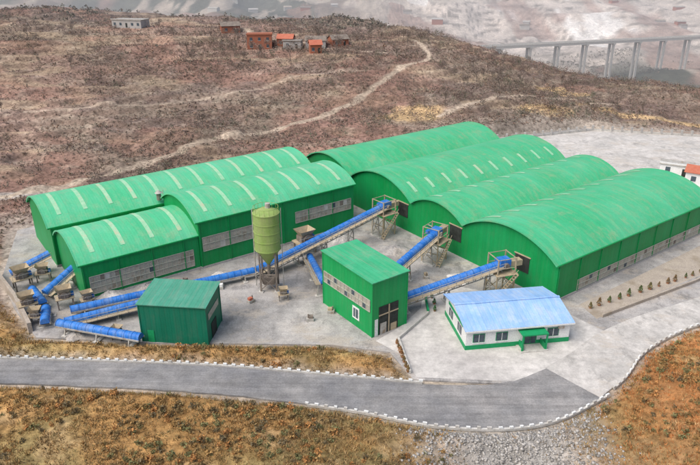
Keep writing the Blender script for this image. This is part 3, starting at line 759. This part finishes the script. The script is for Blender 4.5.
house('gatehouse',(87,158,0),-.6,12,5,3.2,'white','redroof',True,1.2)
house('storage_cabin',(84,166,0),-.5,8,4,2.8,'white','steel',False)
def tree(loc,s,k):
    rr=random.Random(k);b=MB();tips=[]
    def br(p,d,l,r,dep):
        q=p+d*l;b.cyl(p,q,r,'bark',5,r*.6,cap=False)
        if dep==0: tips.append(q);return
        for _ in range(3):
            nd=(d+Vector((rr.uniform(-.8,.8),rr.uniform(-.8,.8),rr.uniform(-.1,.5)))).normalized();br(q,nd,l*.68,r*.6,dep-1)
    br(Vector((0,0,-.3)),Vector((0,0,1)),2.2,.17,3)
    E=empty('bare_tree',loc);b.obj('trunk_and_limbs',E)
    n=len(tips)*10;r=np.random.default_rng(k);c=np.repeat(np.array([list(t) for t in tips]),10,0)+r.normal(size=(n,3))*.6
    e1=r.normal(size=(n,3))*.16;e2=r.normal(size=(n,3))*.08
    V=np.stack([c+e1,c-e1+e2,c-e1-e2],1).reshape(-1,3);cc=np.repeat(np.array([[.24,.19,.16]])*r.uniform(.6,1.3,(n,1)),3,0)
    o=colmesh('twigs',V,np.arange(len(V)).reshape(-1,3),cc,M['leaf']);o.parent=E;E.scale=(s,s,s)
for i in range(70):
    x=random.uniform(-62,50);y=random.uniform(265,325)
    if i>32: x=random.uniform(15,115);y=random.uniform(225,275)
    if i>50: x=random.uniform(-150,-20);y=random.uniform(200,340)
    tree((x,y,H1(x,y)),random.uniform(.6,1.1),i)
b=MB();r=random.Random(4)
for i in range(34):
    x=r.uniform(90,560);y=r.uniform(900,1500)
    if i<14: x=r.uniform(-260,40);y=r.uniform(800,1200)
    z=H1(x,y);w=r.uniform(8,18);dq=r.uniform(7,10);h=r.uniform(3,6);a=r.uniform(-.4,.4);R=Matrix.Rotation(a,3,'Z')
    b.box((x,y,z+h/2-1),(w,dq,h+2),r.choice(['greywall','stone','greywall','brick']),R)
    P=[R@Vector((i_*(w/2+.5),j_*(dq/2+.5),0))+Vector((x,y,z+h+.02)) for i_,j_ in((-1,-1),(1,-1),(1,1),(-1,1))]+[R@Vector((i_*(w/2+.5),0,2.))+Vector((x,y,z+h)) for i_ in(-1,1)]
    b.add(P,[(0,1,5,4),(3,2,5,4),(0,3,4),(1,2,5)],r.choice(['retain','rust','greywall','steel']))
b.obj('distant_village')

# ------------------------------------------------------------ viaduct
p=Vector((105,664,-33));q=Vector((600,828,-33));d=q-p;Lb=d.length
E=empty('viaduct_bridge',p,math.atan2(d.y,d.x));b=MB()
b.b2((0,-5,-2.0),(Lb,5,0),'stone')
for s in(-1,1): b.b2((0,s*5-.25,0.01),(Lb,s*5+.25,1.3),'stone')
b.obj('deck_and_parapets',E);b=MB();n=15
for i in range(n):
    x=Lb*(i+.5)/n;w=p+d*((i+.5)/n);zz=H1(w.x,w.y)-p.z-2
    for s in(-1,1): b.b2((x-1.1,s*3-1,zz),(x+1.1,s*3+1,-3.4),'stone')
    b.b2((x-1.5,-5,-3.4),(x+1.5,5,-2.01),'stone')
b.obj('piers',E)

# ------------------------------------------------------------ haze
m=bpy.data.materials.new('valley_haze_air');m.use_nodes=True;nt=m.node_tree;nt.nodes.clear()
o=nt.nodes.new('ShaderNodeOutputMaterial');v=nt.nodes.new('ShaderNodeVolumeScatter');v.inputs['Density'].default_value=.0007;v.inputs['Color'].default_value=(.91,.95,1,1);v.inputs['Anisotropy'].default_value=0
nt.links.new(v.outputs[0],o.inputs['Volume']);M['haze']=m
try: m.cycles.homogeneous_volume=True
except Exception: pass
b=MB();b.b2((-6000,300,-200),(6000,7500,70),'haze');b.obj('haze')

# ------------------------------------------------------------ light, sky, camera
el=math.radians(55);AZ=math.radians(-125)
sd=Vector((math.sin(AZ)*math.cos(el),math.cos(AZ)*math.cos(el),math.sin(el)))
w=bpy.data.worlds.new('World');S.world=w;w.use_nodes=True;nt=w.node_tree;bg=nt.nodes['Background'];sk=nt.nodes.new('ShaderNodeTexSky');sk.sky_type='NISHITA';sk.sun_disc=False
sk.sun_elevation=el;sk.sun_rotation=AZ;sk.air_density=1;sk.dust_density=4;sk.ozone_density=1
nt.links.new(sk.outputs[0],bg.inputs[0]);bg.inputs[1].default_value=.15
sl=bpy.data.lights.new('sun','SUN');sl.energy=2.7;sl.angle=math.radians(55);sl.color=(1,.965,.92)
so=bpy.data.objects.new('sun',sl);S.collection.objects.link(so);so.rotation_euler=(-sd).to_track_quat('-Z','Y').to_euler()
cd=bpy.data.cameras.new('camera');cd.sensor_width=36;cd.lens=32.9;cd.clip_end=12000;cd.clip_start=1
co=bpy.data.objects.new('camera',cd);S.collection.objects.link(co);co.location=(0,0,55);co.rotation_euler=(math.radians(90-23.6),0,0);S.camera=co
S.view_settings.view_transform='Standard';S.view_settings.look='None';S.view_settings.exposure=0
print('verts',len(X))
